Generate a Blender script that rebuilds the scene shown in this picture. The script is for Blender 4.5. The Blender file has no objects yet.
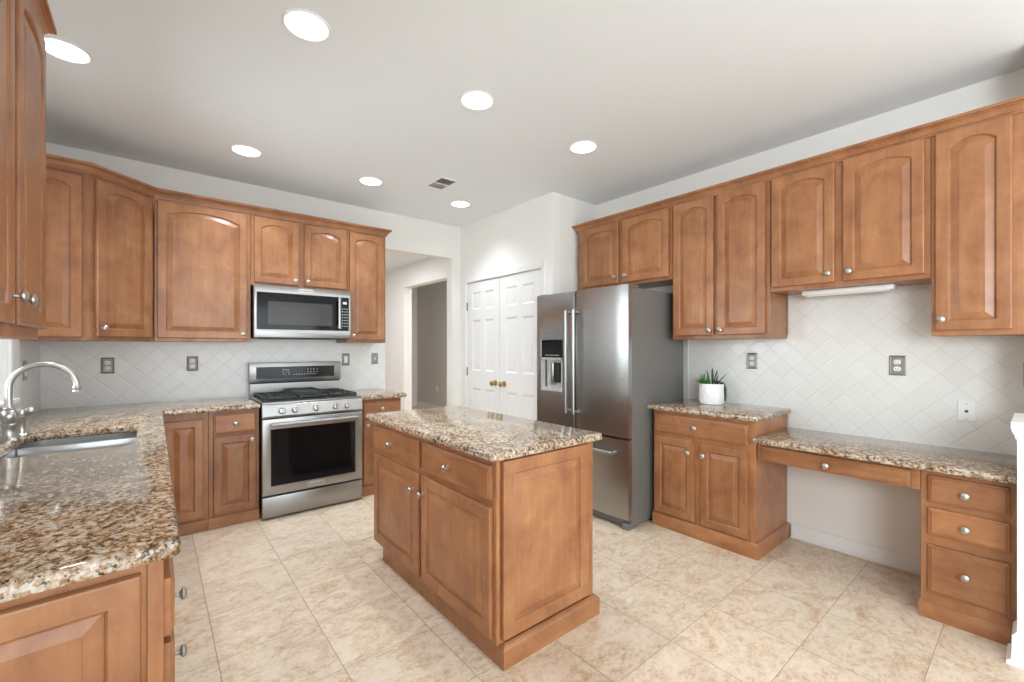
import bpy, bmesh, math, random
from mathutils import Vector
from mathutils.geometry import tessellate_polygon

random.seed(7)
SC = bpy.context.scene
COL = SC.collection
R = math.radians

# ------------------------------------------------------------------ camera, world, lights, exposure
cam_d = bpy.data.cameras.new('camera')
cam = bpy.data.objects.new('camera', cam_d)
COL.objects.link(cam)
cam.location = (0, 0, 1.33)
cam.rotation_euler = (R(90), 0, R(-39.47))
cam_d.sensor_width = 36
cam_d.lens = 435 / 1024 * 36
cam_d.shift_y = 6.5 / 1024
cam_d.clip_start = 0.02
SC.camera = cam

SC.view_settings.view_transform = 'Standard'
SC.view_settings.look = 'None'
SC.view_settings.gamma = 1
SC.view_settings.use_curve_mapping = False
SC.view_settings.exposure = 0.14
SC.cycles.use_denoising = True
SC.cycles.max_bounces = 10
SC.cycles.diffuse_bounces = 6
SC.cycles.glossy_bounces = 5
SC.cycles.transparent_max_bounces = 10
SC.cycles.sample_clamp_indirect = 6

world = bpy.data.worlds.new('sky')
SC.world = world
world.use_nodes = True
wbg = world.node_tree.nodes['Background']
wbg.inputs[0].default_value = (0.86, 0.93, 1.0, 1)
wbg.inputs[1].default_value = 2.5


def lamp(name, kind, loc, energy, color=(1, 1, 1), rot=(0, 0, 0), **kw):
    d = bpy.data.lights.new(name, kind)
    d.energy = energy
    d.color = color
    for k, v in kw.items():
        setattr(d, k, v)
    o = bpy.data.objects.new(name, d)
    COL.objects.link(o)
    o.location = loc
    o.rotation_euler = rot
    return o


def aim(o, target):
    o.rotation_euler = (Vector(target) - o.location).to_track_quat('-Z', 'Y').to_euler()


# daylight through the patio glazing and the side window behind the camera, and the sink window
lamp('daylight_patio', 'AREA', (1.5, -3.55, 1.25), 58, (0.80, 0.92, 1.0), (R(90), 0, 0), shape='RECTANGLE', size=3.2, size_y=2.1)
lamp('daylight_side_window', 'AREA', (-0.60, -1.75, 1.75), 85, (0.80, 0.92, 1.0), (0, R(-90), 0), shape='RECTANGLE', size=0.9, size_y=1.5)
lamp('daylight_sink_window', 'AREA', (-0.70, 2.98, 1.62), 24, (0.82, 0.94, 1.0), (0, R(-90), 0), shape='RECTANGLE', size=1.05, size_y=1.15)
sun = lamp('sun', 'SUN', (-3, 2, 6), 5.0, (1.0, 0.95, 0.88), angle=R(2.5))
sun.rotation_euler = Vector((1.0, 0.35, -1.7)).to_track_quat('-Z', 'Y').to_euler()
CANS = [
    (0.53, 2.09, 'recessed ceiling light over the gap between sink counter and island'),
    (-0.335, 3.01, 'recessed ceiling light above the sink, half hidden by the wall cabinet crown'),
    (1.457, 2.09, 'recessed ceiling light directly above the granite island'),
    (2.385, 2.09, 'recessed ceiling light in front of the refrigerator, out by the right-hand cabinets'),
    (0.525, 3.70, 'recessed ceiling light in front of the wide single-door wall cabinet'),
    (1.453, 3.69, 'recessed ceiling light in front of the narrow cabinet right of the range'),
    (2.377, 3.70, 'recessed ceiling light in front of the white pantry doors'),
]
for cx_, cy_, _l in CANS:
    lamp('can_bulb', 'SPOT', (cx_, cy_, 2.755), 50, (0.82, 0.925, 1.0), (0, 0, 0), spot_size=R(125), spot_blend=1.0, shadow_soft_size=0.06)
lamp('hall_fill', 'AREA', (2.0, 6.4, 2.74), 42, (0.88, 0.94, 1.0), (0, 0, 0), shape='DISK', size=1.4)  # unseen soft area light, added to brighten the hall beyond the opening
lamp('study_fill', 'AREA', (4.0, 5.2, 2.74), 34, (0.92, 0.96, 1.0), (0, 0, 0), shape='DISK', size=0.5)  # added fill with no fixture, lifts the greige study wall

# ------------------------------------------------------------------ materials


class NT:
    def __init__(self, name):
        self.m = bpy.data.materials.new(name)
        self.m.use_nodes = True
        self.t = self.m.node_tree
        self.t.nodes.clear()
        self.out = self.n('ShaderNodeOutputMaterial')
        self.b = self.n('ShaderNodeBsdfPrincipled')
        self.l(self.b.outputs[0], self.out.inputs[0])

    def n(self, typ, **kw):
        x = self.t.nodes.new(typ)
        for k, v in kw.items():
            setattr(x, k, v)
        return x

    def l(self, a, b):
        self.t.links.new(a, b)

    def set(self, **kw):
        for k, v in kw.items():
            i = self.b.inputs[k.replace('_', ' ')]
            if isinstance(v, (tuple, list)) and len(v) == 3:
                v = (*v, 1)
            if hasattr(v, 'is_output'):
                self.l(v, i)
            else:
                i.default_value = v
        return self

    def math(self, op, a, b=None, c=None):
        x = self.n('ShaderNodeMath', operation=op)
        for i, v in enumerate((a, b, c)):
            if v is None:
                continue
            if hasattr(v, 'is_output'):
                self.l(v, x.inputs[i])
            else:
                x.inputs[i].default_value = v
        return x.outputs[0]

    def coord(self, scale=(1, 1, 1), rnd=0.0, rot=(0, 0, 0)):
        tc = self.n('ShaderNodeTexCoord')
        o = tc.outputs['Object']
        if rnd:
            oi = self.n('ShaderNodeObjectInfo')
            r = self.math('MULTIPLY', oi.outputs['Random'], rnd)
            va = self.n('ShaderNodeVectorMath', operation='ADD')
            self.l(o, va.inputs[0])
            self.l(r, va.inputs[1])
            o = va.outputs[0]
        mp = self.n('ShaderNodeMapping')
        mp.inputs['Scale'].default_value = scale
        mp.inputs['Rotation'].default_value = rot
        self.l(o, mp.inputs[0])
        return mp.outputs[0]

    def noise(self, vec, scale, detail=4, rough=0.55, dist=0.0):
        x = self.n('ShaderNodeTexNoise')
        x.inputs['Scale'].default_value = scale
        x.inputs['Detail'].default_value = detail
        x.inputs['Roughness'].default_value = rough
        x.inputs['Distortion'].default_value = dist
        self.l(vec, x.inputs['Vector'])
        return x.outputs['Fac']

    def voronoi(self, vec, scale, feature='F1'):
        x = self.n('ShaderNodeTexVoronoi', feature=feature)
        x.inputs['Scale'].default_value = scale
        self.l(vec, x.inputs['Vector'])
        return x

    def ramp(self, fac, stops, interp='LINEAR'):
        x = self.n('ShaderNodeValToRGB')
        x.color_ramp.interpolation = interp
        e = x.color_ramp.elements
        while len(e) < len(stops):
            e.new(0.5)
        for k, (p, c) in enumerate(stops):
            e[k].position = p
            if isinstance(c, (int, float)):
                c = (c, c, c)
            e[k].color = (*c, 1)
        self.l(fac, x.inputs[0])
        return x.outputs[0]

    def mix(self, fac, a, b, blend='MIX'):
        x = self.n('ShaderNodeMix', data_type='RGBA', blend_type=blend)
        for i, v in ((0, fac), (6, a), (7, b)):
            if hasattr(v, 'is_output'):
                self.l(v, x.inputs[i])
            else:
                x.inputs[i].default_value = (*v, 1) if isinstance(v, (tuple, list)) else v
        return x.outputs[2]

    def bump(self, h, strength=0.2, dist=0.01):
        x = self.n('ShaderNodeBump')
        x.inputs['Strength'].default_value = strength
        x.inputs['Distance'].default_value = dist
        self.l(h, x.inputs['Height'])
        self.l(x.outputs[0], self.b.inputs['Normal'])
        return self


def plain(name, color, rough=0.5, metal=0.0, **kw):
    return NT(name).set(Base_Color=color, Roughness=rough, Metallic=metal, **kw).m


def paint(name, color, rough=0.6):
    t = NT(name)
    v = t.coord()
    t.set(Base_Color=t.mix(t.noise(v, 3.0, 3), tuple(c * 0.985 for c in color), color), Roughness=rough)
    t.bump(t.noise(v, 220, 2), 0.05, 0.002)
    return t.m


def wood(name, horizontal=None):
    t = NT(name)
    sc = {None: (9, 9, 0.9), 'x': (0.9, 9, 9), 'y': (9, 0.9, 9)}[horizontal]
    v = t.coord(sc, 23.0)
    cl = t.coord((1, 1, 1), 23.0)
    g = t.noise(v, 3.2, 7, 0.62, 0.6)
    c = t.noise(cl, 5.5, 5, 0.62, 0.5)
    f = t.math('ADD', t.math('MULTIPLY', g, 0.36), t.math('MULTIPLY', c, 0.64))
    col = t.ramp(f, [(0.33, (0.225, 0.084, 0.034)), (0.45, (0.300, 0.122, 0.050)), (0.55, (0.352, 0.152, 0.063)), (0.68, (0.420, 0.200, 0.088))])
    fine = t.noise(t.coord(tuple(s * 14 for s in sc), 11.0), 2.5, 3, 0.6)
    col = t.mix(t.math('MULTIPLY', t.ramp(fine, [(0.45, 0.0), (0.75, 1.0)]), 0.12), col, (0.15, 0.065, 0.03))
    oi = t.n('ShaderNodeObjectInfo')
    hs = t.n('ShaderNodeHueSaturation')
    t.l(t.math('ADD', t.math('MULTIPLY', oi.outputs['Random'], 0.24), 0.90), hs.inputs['Value'])
    hs.inputs['Saturation'].default_value = 1.0
    t.l(col, hs.inputs['Color'])
    t.set(Base_Color=hs.outputs[0], Roughness=t.math('ADD', t.math('MULTIPLY', g, 0.12), 0.29))
    t.b.inputs['Coat Weight'].default_value = 0.06
    t.b.inputs['Coat Roughness'].default_value = 0.18
    t.bump(fine, 0.04, 0.002)
    return t.m


def granite(name):
    t = NT(name)
    v = t.coord((1, 1.0, 1), 0, (0, 0, R(12)))
    vs = t.coord((1.25, 0.85, 1.1), 0, (0, 0, R(-52)))
    big = t.noise(vs, 14, 4, 0.6, 0.6)
    mid = t.noise(vs, 55, 5, 0.68, 0.5)
    f = t.math('ADD', t.math('MULTIPLY', big, 0.32), t.math('MULTIPLY', mid, 0.68))
    col = t.ramp(f, [(0.36, (0.050, 0.030, 0.022)), (0.43, (0.20, 0.115, 0.065)), (0.49, (0.40, 0.275, 0.175)),
                     (0.55, (0.60, 0.475, 0.355)), (0.64, (0.76, 0.69, 0.60))])
    vo = t.voronoi(v, 110)
    speck = t.ramp(t.noise(v, 75, 3, 0.7), [(0.575, 0.0), (0.61, 1.0)])
    col = t.mix(t.math('MULTIPLY', speck, 0.95), col, (0.014, 0.012, 0.012))
    gold = t.ramp(t.noise(v, 42, 3, 0.6), [(0.60, 0.0), (0.68, 1.0)])
    col = t.mix(t.math('MULTIPLY', gold, 0.5), col, (0.40, 0.24, 0.085))
    gr = t.n('ShaderNodeSeparateColor')
    t.l(vo.outputs['Color'], gr.inputs[0])
    pale = t.ramp(gr.outputs[0], [(0.80, 0.0), (0.84, 1.0)])
    col = t.mix(t.math('MULTIPLY', pale, 0.5), col, (0.80, 0.77, 0.71))
    hs = t.n('ShaderNodeHueSaturation')
    hs.inputs['Value'].default_value = 0.80
    hs.inputs['Saturation'].default_value = 1.12
    t.l(col, hs.inputs['Color'])
    t.set(Base_Color=hs.outputs[0], Roughness=0.06)
    t.b.inputs['IOR'].default_value = 1.45
    return t.m


def floor_tile(name):
    t = NT(name)
    v = t.coord()
    s = t.n('ShaderNodeSeparateXYZ')
    t.l(v, s.inputs[0])

    def cell(c, off, size):
        return t.math('DIVIDE', t.math('SUBTRACT', c, off), size)
    cx = cell(s.outputs[0], 0.21 - 4.0, 0.400)
    cy = cell(s.outputs[1], 2.22 - 7.70, 0.385)

    def edge(c, w):
        fr = t.math('FRACT', c)
        d = t.math('MINIMUM', fr, t.math('SUBTRACT', 1.0, fr))
        return t.math('SMOOTH_MIN', t.math('DIVIDE', d, w), 1.0, 0.2)
    ex, ey = edge(cx, 0.0075), edge(cy, 0.006)
    line = t.math('MINIMUM', ex, ey)
    ids = t.n('ShaderNodeCombineXYZ')
    t.l(t.math('FLOOR', cx), ids.inputs[0])
    t.l(t.math('FLOOR', cy), ids.inputs[1])
    wn = t.n('ShaderNodeTexWhiteNoise', noise_dimensions='3D')
    t.l(ids.outputs[0], wn.inputs['Vector'])
    off = t.n('ShaderNodeVectorMath', operation='MULTIPLY_ADD')
    t.l(wn.outputs['Color'], off.inputs[0])
    off.inputs[1].default_value = (9, 9, 9)
    t.l(v, off.inputs[2])
    mp = t.n('ShaderNodeMapping')
    mp.inputs['Scale'].default_value = (0.95, 1.3, 1)
    t.l(off.outputs[0], mp.inputs[0])
    a = t.noise(mp.outputs[0], 6.0, 8, 0.72, 1.2)
    b = t.noise(mp.outputs[0], 34.0, 6, 0.75, 0.8)
    f = t.math('ADD', t.math('MULTIPLY', a, 0.5), t.math('MULTIPLY', b, 0.5))
    col = t.ramp(f, [(0.36, (0.46, 0.30, 0.185)), (0.44, (0.60, 0.44, 0.305)), (0.50, (0.70, 0.565, 0.425)), (0.60, (0.76, 0.655, 0.53))])
    hs = t.n('ShaderNodeHueSaturation')
    t.l(t.math('ADD', t.math('MULTIPLY', wn.outputs['Value'], 0.08), 0.94), hs.inputs['Value'])
    t.l(col, hs.inputs['Color'])
    col = t.mix(line, (0.30, 0.215, 0.15), hs.outputs[0])
    t.set(Base_Color=col, Roughness=t.math('ADD', t.math('MULTIPLY', b, 0.2), 0.22))
    t.bump(t.math('ADD', line, t.math('MULTIPLY', b, 0.15)), 0.25, 0.003)
    return t.m


def splash_tile(name, axis, p0, q0):
    """Ceramic squares laid on the diagonal; axis = the horizontal coordinate of the wall."""
    t = NT(name)
    v = t.coord()
    s = t.n('ShaderNodeSeparateXYZ')
    t.l(v, s.inputs[0])
    p = t.math('SUBTRACT', s.outputs[0 if axis == 'x' else 1], p0)
    q = t.math('SUBTRACT', s.outputs[2], q0)
    k = 1 / (math.sqrt(2) * 0.104)
    a = t.math('MULTIPLY', t.math('ADD', p, q), k)
    b = t.math('MULTIPLY', t.math('SUBTRACT', p, q), k)

    def edge(c):
        fr = t.math('FRACT', t.math('ADD', c, 40.0))
        return t.math('MINIMUM', fr, t.math('SUBTRACT', 1.0, fr))
    d = t.math('MINIMUM', edge(a), edge(b))
    line = t.ramp(d, [(0.008, 0.0), (0.022, 1.0)])
    prof = t.ramp(d, [(0.008, 0.0), (0.07, 1.0)])
    ids = t.n('ShaderNodeCombineXYZ')
    t.l(t.math('FLOOR', t.math('ADD', a, 40.0)), ids.inputs[0])
    t.l(t.math('FLOOR', t.math('ADD', b, 40.0)), ids.inputs[1])
    wn = t.n('ShaderNodeTexWhiteNoise', noise_dimensions='3D')
    t.l(ids.outputs[0], wn.inputs['Vector'])
    tint = t.mix(wn.outputs['Value'], (0.745, 0.735, 0.705), (0.775, 0.765, 0.74))
    t.set(Base_Color=t.mix(line, (0.675, 0.655, 0.62), tint), Roughness=0.22)
    t.bump(prof, 0.35, 0.002)
    return t.m


def steel(name, color=(0.56, 0.55, 0.53), rough=0.27, aniso=0.6):
    t = NT(name)
    v = t.coord((1, 1, 60))
    n = t.noise(v, 8, 4, 0.6)
    t.set(Base_Color=color, Metallic=1.0, Roughness=t.math('ADD', t.math('MULTIPLY', n, 0.10), rough - 0.05))
    if aniso:
        tg = t.n('ShaderNodeTangent', direction_type='RADIAL', axis='Z')
        t.b.inputs['Anisotropic'].default_value = aniso
        t.l(tg.outputs[0], t.b.inputs['Tangent'])
    return t.m


def glow(name, color, strength):
    t = NT(name)
    t.set(Base_Color=(0.9, 0.9, 0.9), Roughness=0.5, Emission_Color=color, Emission_Strength=strength)
    return t.m


def pane_glass(name):
    t = NT(name)
    tr = t.n('ShaderNodeBsdfTransparent')
    gl = t.n('ShaderNodeBsdfGlossy')
    gl.inputs['Roughness'].default_value = 0.02
    fr = t.n('ShaderNodeFresnel')
    fr.inputs['IOR'].default_value = 1.35
    mx = t.n('ShaderNodeMixShader')
    t.l(fr.outputs[0], mx.inputs[0])
    t.l(tr.outputs[0], mx.inputs[1])
    t.l(gl.outputs[0], mx.inputs[2])
    t.l(mx.outputs[0], t.out.inputs[0])
    return t.m


WOOD = wood('maple_upright')
WOODX = wood('maple_grain_x', 'x')
WOODY = wood('maple_grain_y', 'y')
GRANITE = granite('speckled_granite')
FLOOR = floor_tile('travertine_tile')
SPLASH_B = splash_tile('splash_back', 'x', -0.419, 1.184)
SPLASH_R = splash_tile('splash_right', 'y', 1.394, 1.325)
SPLASH_L = splash_tile('splash_left', 'y', 4.40, 1.33)
WALL = paint('wall_paint', (0.80, 0.775, 0.735))
WHITEWALL = paint('white_wall_paint', (0.84, 0.82, 0.79))
HALLWALL = paint('hall_wall_paint', (0.82, 0.79, 0.76))
GREIGE = paint('greige_paint', (0.60, 0.57, 0.525))
CEIL = paint('ceiling_paint', (0.785, 0.815, 0.84))
TRIM = plain('white_trim_paint', (0.80, 0.79, 0.775), 0.38)
STEEL = steel('brushed_steel', (0.36, 0.352, 0.34), 0.33, 0.5)
STEELD = steel('dark_brushed_steel', (0.375, 0.368, 0.356), 0.29, 0.6)
SINKST = steel('sink_steel', (0.58, 0.585, 0.59), 0.30, 0.0)
NICKEL = plain('satin_nickel', (0.50, 0.485, 0.46), 0.30, 1.0)
PEWTER = plain('aged_pewter', (0.30, 0.285, 0.26), 0.45, 0.55)
BRASS = plain('aged_brass', (0.52, 0.36, 0.15), 0.28, 1.0)
BLACKG = plain('black_glass', (0.008, 0.008, 0.009), 0.08, Specular_IOR_Level=0.22)
OVENG = plain('oven_window_glass', (0.005, 0.005, 0.006), 0.06, Specular_IOR_Level=0.25)
MWGLASS = plain('microwave_mesh_glass', (0.06, 0.058, 0.054), 0.14, Specular_IOR_Level=0.2)
IRON = plain('cast_iron', (0.018, 0.018, 0.018), 0.5)
BLACK = plain('black_plastic', (0.015, 0.015, 0.016), 0.4)
GREYSIDE = plain('graphite_enamel', (0.150, 0.141, 0.130), 0.42)
WHITEP = plain('white_plastic', (0.80, 0.79, 0.77), 0.35)
MARK = plain('pale_print', (0.72, 0.72, 0.72), 0.5)
DARKMARK = plain('dark_print', (0.05, 0.05, 0.05), 0.5)
NICHE = plain('silver_niche', (0.58, 0.575, 0.56), 0.34, 0.35)
BADGE = plain('badge_metal', (0.55, 0.54, 0.52), 0.35, 0.7)
CERAMIC = plain('white_ceramic', (0.82, 0.81, 0.79), 0.3)
SOIL = plain('potting_soil', (0.07, 0.045, 0.03), 0.9)
LEAFG = plain('green_leaf', (0.06, 0.19, 0.035), 0.42)
LEAFD = plain('dark_leaf', (0.035, 0.10, 0.035), 0.42)
LEAFB = plain('brown_rosette', (0.12, 0.07, 0.055), 0.5)
SHRUBG = plain('shrub_leaf', (0.16, 0.30, 0.07), 0.5)
BARK = plain('bark', (0.12, 0.08, 0.05), 0.9)
GROUND = plain('ground', (0.35, 0.36, 0.28), 0.9)
LENS = glow('lamp_lens', (1.0, 0.97, 0.92), 5.0)
GLASS = pane_glass('window_pane_glass')

# ------------------------------------------------------------------ mesh helpers
ORG = {}


class MB:
    def __init__(self):
        self.v, self.f, self.mi = [], [], []
        self.cur = 0

    def add(self, verts, faces):
        b = len(self.v)
        self.v += [Vector(p) for p in verts]
        for f in faces:
            self.f.append([b + i for i in f])
            self.mi.append(self.cur)
        return self

    def mat(self, i):
        self.cur = i
        return self

    def box(self, x0, x1, y0, y1, z0, z1, bev=0.0, seg=1):
        return self.fbox(lambda u, v, w: Vector((u, v, w)), x0, x1, y0, y1, z0, z1, bev, seg)

    def fbox(self, F, u0, u1, v0, v1, w0, w1, bev=0.0, seg=1):
        bm = bmesh.new()
        bmesh.ops.create_cube(bm, size=1)
        for q in bm.verts:
            q.co = Vector((u0 + (q.co.x + .5) * (u1 - u0), v0 + (q.co.y + .5) * (v1 - v0), w0 + (q.co.z + .5) * (w1 - w0)))
        if bev:
            bmesh.ops.bevel(bm, geom=list(bm.edges), offset=bev, segments=seg, affect='EDGES', profile=0.5)
        bm.verts.index_update()
        self.add([F(*q.co) for q in bm.verts], [[q.index for q in f.verts] for f in bm.faces])
        bm.free()
        return self

    def loops(self, ls, cap0=True, cap1=True, closed=True):
        n = len(ls[0])
        vs = [p for l in ls for p in l]
        fs = []
        for k in range(len(ls) - 1):
            for i in range(n if closed else n - 1):
                j = (i + 1) % n
                fs.append([k * n + i, k * n + j, (k + 1) * n + j, (k + 1) * n + i])
        if cap0:
            fs.append(list(range(n))[::-1])
        if cap1:
            fs.append([(len(ls) - 1) * n + i for i in range(n)])
        return self.add(vs, fs)

    def lathe(self, prof, org, axis=(0, 0, 1), n=20, sx=1.0):
        a = Vector(axis).normalized()
        p = a.orthogonal().normalized() if abs(a.z) < 0.9 else Vector((1, 0, 0))
        if abs(a.z) < 0.9:
            p = Vector((0, 0, 1)).cross(a).normalized()
        q = a.cross(p)
        o = Vector(org)
        return self.loops([[o + a * h + (p * math.cos(2 * math.pi * i / n) * sx + q * math.sin(2 * math.pi * i / n)) * r for i in range(n)] for r, h in prof])

    def tube(self, pts, rad, n=12):
        pts = [Vector(p) for p in pts]
        rad = rad if isinstance(rad, (list, tuple)) else [rad] * len(pts)
        ls, prev = [], None
        for i, p in enumerate(pts):
            d = (pts[min(i + 1, len(pts) - 1)] - pts[max(i - 1, 0)]).normalized()
            a = prev if prev is not None else (Vector((0, 0, 1)) if abs(d.z) < 0.9 else Vector((1, 0, 0)))
            s = d.cross(a).normalized()
            a2 = s.cross(d).normalized()
            prev = a2
            ls.append([p + (s * math.cos(2 * math.pi * k / n) + a2 * math.sin(2 * math.pi * k / n)) * rad[i] for k in range(n)])
        return self.loops(ls)

    def ball(self, c, r, n=14, squash=1.0):
        m = n // 2
        return self.lathe([(max(r * math.sin(math.pi * k / m), r * 0.02), -r * squash * math.cos(math.pi * k / m)) for k in range(m + 1)], c, (0, 0, 1), n)

    def prism(self, F, poly, holes, w0, w1, r=0.0, rb=0.0):
        """poly / holes are (u, v) rings; extruded along w with an eased edge r at w1 and rb at w0."""
        rings = [poly] + list(holes)
        levels = []
        if rb:
            levels += [(w0, rb), (w0 + rb * .3, rb * .3), (w0 + rb, 0)]
        else:
            levels += [(w0, 0)]
        if r:
            levels += [(w1 - r, 0), (w1 - r * .3, r * .3), (w1, r)]
        else:
            levels += [(w1, 0)]
        stacks = []
        for k, rg in enumerate(rings):
            ls = []
            for w, ins in levels:
                pts = inset(rg, ins if k == 0 else -ins) if ins else rg
                ls.append([F(u, v, w) for u, v in pts])
            self.loops(ls, False, False)
            stacks.append(ls)
        for end in (0, -1):
            w, ins = levels[end]
            flat = [inset(rg, ins if k == 0 else -ins) if ins else rg for k, rg in enumerate(rings)]
            tris = tessellate_polygon([[Vector((u, v, 0)) for u, v in rg] for rg in flat])
            allp = [F(u, v, w) for rg in flat for u, v in rg]
            self.add(allp, [list(t) for t in tris])
        return self

    def build(self, name, mats, parent=None, angle=32, loc=None, smooth=True):
        if not isinstance(mats, (list, tuple)):
            mats = [mats]
        if parent is not None:
            o0 = ORG[parent.name]
        elif loc is not None:
            o0 = Vector(loc)
        else:
            lo = Vector([min(p[i] for p in self.v) for i in range(3)])
            hi = Vector([max(p[i] for p in self.v) for i in range(3)])
            o0 = Vector(((lo.x + hi.x) / 2, (lo.y + hi.y) / 2, lo.z))
        me = bpy.data.meshes.new(name)
        me.from_pydata([p - o0 for p in self.v], [], self.f)
        for m in mats:
            me.materials.append(m)
        for p, i in zip(me.polygons, self.mi):
            p.material_index = i
        bm = bmesh.new()
        bm.from_mesh(me)
        bmesh.ops.remove_doubles(bm, verts=bm.verts, dist=0.00002)
        bmesh.ops.recalc_face_normals(bm, faces=bm.faces)
        bm.to_mesh(me)
        bm.free()
        if smooth:
            me.polygons.foreach_set('use_smooth', [True] * len(me.polygons))
            me.set_sharp_from_angle(angle=R(angle))
        o = bpy.data.objects.new(name, me)
        COL.objects.link(o)
        if parent is not None:
            o.parent = parent
        else:
            o.location = o0
        ORG[o.name] = o0
        return o


def inset(poly, d):
    """Offset a ring inward by d (outward for d < 0), mitred."""
    n = len(poly)
    area = sum(poly[i][0] * poly[(i + 1) % n][1] - poly[(i + 1) % n][0] * poly[i][1] for i in range(n))
    s = 1 if area > 0 else -1
    out = []
    for i in range(n):
        a, b, c = Vector(poly[i - 1]), Vector(poly[i]), Vector(poly[(i + 1) % n])
        d1, d2 = (b - a).normalized(), (c - b).normalized()
        n1, n2 = Vector((-d1.y, d1.x)) * s, Vector((-d2.y, d2.x)) * s
        m = n1 + n2
        k = d * 2 / max(m.length_squared, 0.3)
        out.append((b.x + m.x * k, b.y + m.y * k))
    return out


def rrect(u0, u1, v0, v1, r, n=6):
    out = []
    for cu, cv, a0 in ((u1 - r, v0 + r, -90), (u1 - r, v1 - r, 0), (u0 + r, v1 - r, 90), (u0 + r, v0 + r, 180)):
        for k in range(n + 1):
            a = R(a0 + 90 * k / n)
            out.append((cu + r * math.cos(a), cv + r * math.sin(a)))
    return out


def thing(name, label, cat, loc, group=None, rot=0):
    o = bpy.data.objects.new(name, None)
    COL.objects.link(o)
    o.empty_display_size = 0.1
    o.location = loc
    o['label'] = label
    o['category'] = cat
    if group:
        o['group'] = group
    ORG[o.name] = Vector(loc)
    return o


def tag(o, label, cat, group=None, kind=None):
    o['label'] = label
    o['category'] = cat
    if group:
        o['group'] = group
    if kind:
        o['kind'] = kind
    return o


def struct(o):
    o['kind'] = 'structure'
    return o


def sweep(mb, path, prof):
    """Mitred sweep of a closed (out, z) profile along an open 2-D path; out = to the right of travel."""
    ls = []
    for i, p in enumerate(path):
        p = Vector(p)
        ns = []
        if i > 0:
            d = (p - Vector(path[i - 1])).normalized()
            ns.append(Vector((d.y, -d.x)))
        if i < len(path) - 1:
            d = (Vector(path[i + 1]) - p).normalized()
            ns.append(Vector((d.y, -d.x)))
        m = ns[0] if len(ns) == 1 else (ns[0] + ns[1]) * (2 / (ns[0] + ns[1]).length_squared)
        ls.append([Vector((p.x + m.x * o, p.y + m.y * o, z)) for o, z in prof])
    return mb.loops(ls)


# frames: (u along the front, v up, w outward)
def f_back(y):
    return lambda u, v, w: Vector((u, y - w, v))


def f_right(x):          # faces -x
    return lambda u, v, w: Vector((x - w, u, v))


def f_left(x):           # faces +x
    return lambda u, v, w: Vector((x + w, u, v))


def f_diag(ox, oy, ang):
    c, s = math.cos(ang), math.sin(ang)
    return lambda u, v, w: Vector((ox + u * c + w * s, oy + u * s - w * c, v))


def nrm(F):
    return (F(0, 0, 1) - F(0, 0, 0)).normalized()


def knob_mesh(mb, F, u, v, w, r=0.0172):
    k = r / 0.0155
    return mb.lathe([(0.009 * k, 0), (0.009 * k, 0.002), (0.006 * k, 0.004), (0.0055 * k, 0.013 * k), (0.011 * k, 0.016 * k),
                     (0.0155 * k, 0.020 * k), (0.0150 * k, 0.024 * k), (0.010 * k, 0.028 * k), (0.002 * k, 0.0295 * k)], F(u, v, w), nrm(F), 18)


T_DOOR = 0.020


def panel_door(mb, F, u0, u1, v0, v1, arch=0.0, stile=0.052, t=T_DOOR, w0=0.0015, field=0.034):
    M = 14
    cu = (u0 + u1) / 2

    def rect(e, w):
        a, b, c, d = u0 + e, u1 - e, v0 + e, v1 - e
        top = [(b + (a - b) * k / M, d) for k in range(M + 1)]
        return [F(p[0], p[1], w) for p in [(a, c), (b, c)] + top]

    def opening(e, w):
        a, b, c, d = u0 + stile + e, u1 - stile - e, v0 + stile + e, v1 - stile - e
        hw = (b - a) / 2
        top = []
        for k in range(M + 1):
            u = b + (a - b) * k / M
            s = (u - cu) / hw
            top.append((u, d - arch * (1 - math.sqrt(max(0.0, 1 - 0.55 * s * s))) / (1 - math.sqrt(0.45))))
        return [F(p[0], p[1], w) for p in [(a, c), (b, c)] + top]
    T = w0 + t
    mb.loops([rect(0, w0), rect(0, T - 0.006), rect(0.002, T - 0.0015), rect(0.006, T), opening(-0.003, T), opening(0.001, T - 0.004), opening(0.003, T - 0.0105),
              opening(0.007, T - 0.0110), opening(field, T - 0.0025), opening(field + 0.002, T - 0.001)])
    return mb


def drawer_front(mb, F, u0, u1, v0, v1, t=T_DOOR, w0=0.0015):
    def rect(e, w):
        return [F(*p, w) for p in [(u0 + e, v0 + e), (u1 - e, v0 + e), (u1 - e, v1 - e), (u0 + e, v1 - e)]]
    T = w0 + t
    return mb.loops([rect(0, w0), rect(0, T - 0.009), rect(0.003, T - 0.006), rect(0.010, T - 0.004), rect(0.013, T - 0.0005), rect(0.016, T)])


def add_door(root, F, d, grain=WOOD, knob=NICKEL):
    u0, u1, v0, v1, arch, ku, kv = d[:7]
    o = panel_door(MB(), F, u0, u1, v0, v1, arch).build('door', grain, root, smooth=False)
    if ku is not None:
        knob_mesh(MB(), F, ku, kv, T_DOOR, 0.0145 if knob is PEWTER else 0.0172).build('knob', knob, o)
    return o


def add_drawer(root, F, d, grain, knob=NICKEL):
    u0, u1, v0, v1, ku, kv = d
    o = drawer_front(MB(), F, u0, u1, v0, v1).build('drawer', grain, root, smooth=False)
    if ku is not None:
        knob_mesh(MB(), F, ku, kv, T_DOOR, 0.0145 if knob is PEWTER else 0.0172).build('knob', knob, o)
    return o


def cabinet(name, label, cat, F, u0, u1, v0, v1, depth, doors=(), drawers=(), grain=WOODX, group=None, body=True, knob=NICKEL):
    c = F((u0 + u1) / 2, v0, -depth / 2)
    root = thing(name, label, cat, c, group)
    if body:
        MB().fbox(F, u0, u1, v0, v1, -depth, 0, 0.0015).build('body', WOOD, root)
    for d in doors:
        add_door(root, F, d)
    for d in drawers:
        add_drawer(root, F, d, grain, knob)
    return root


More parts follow.
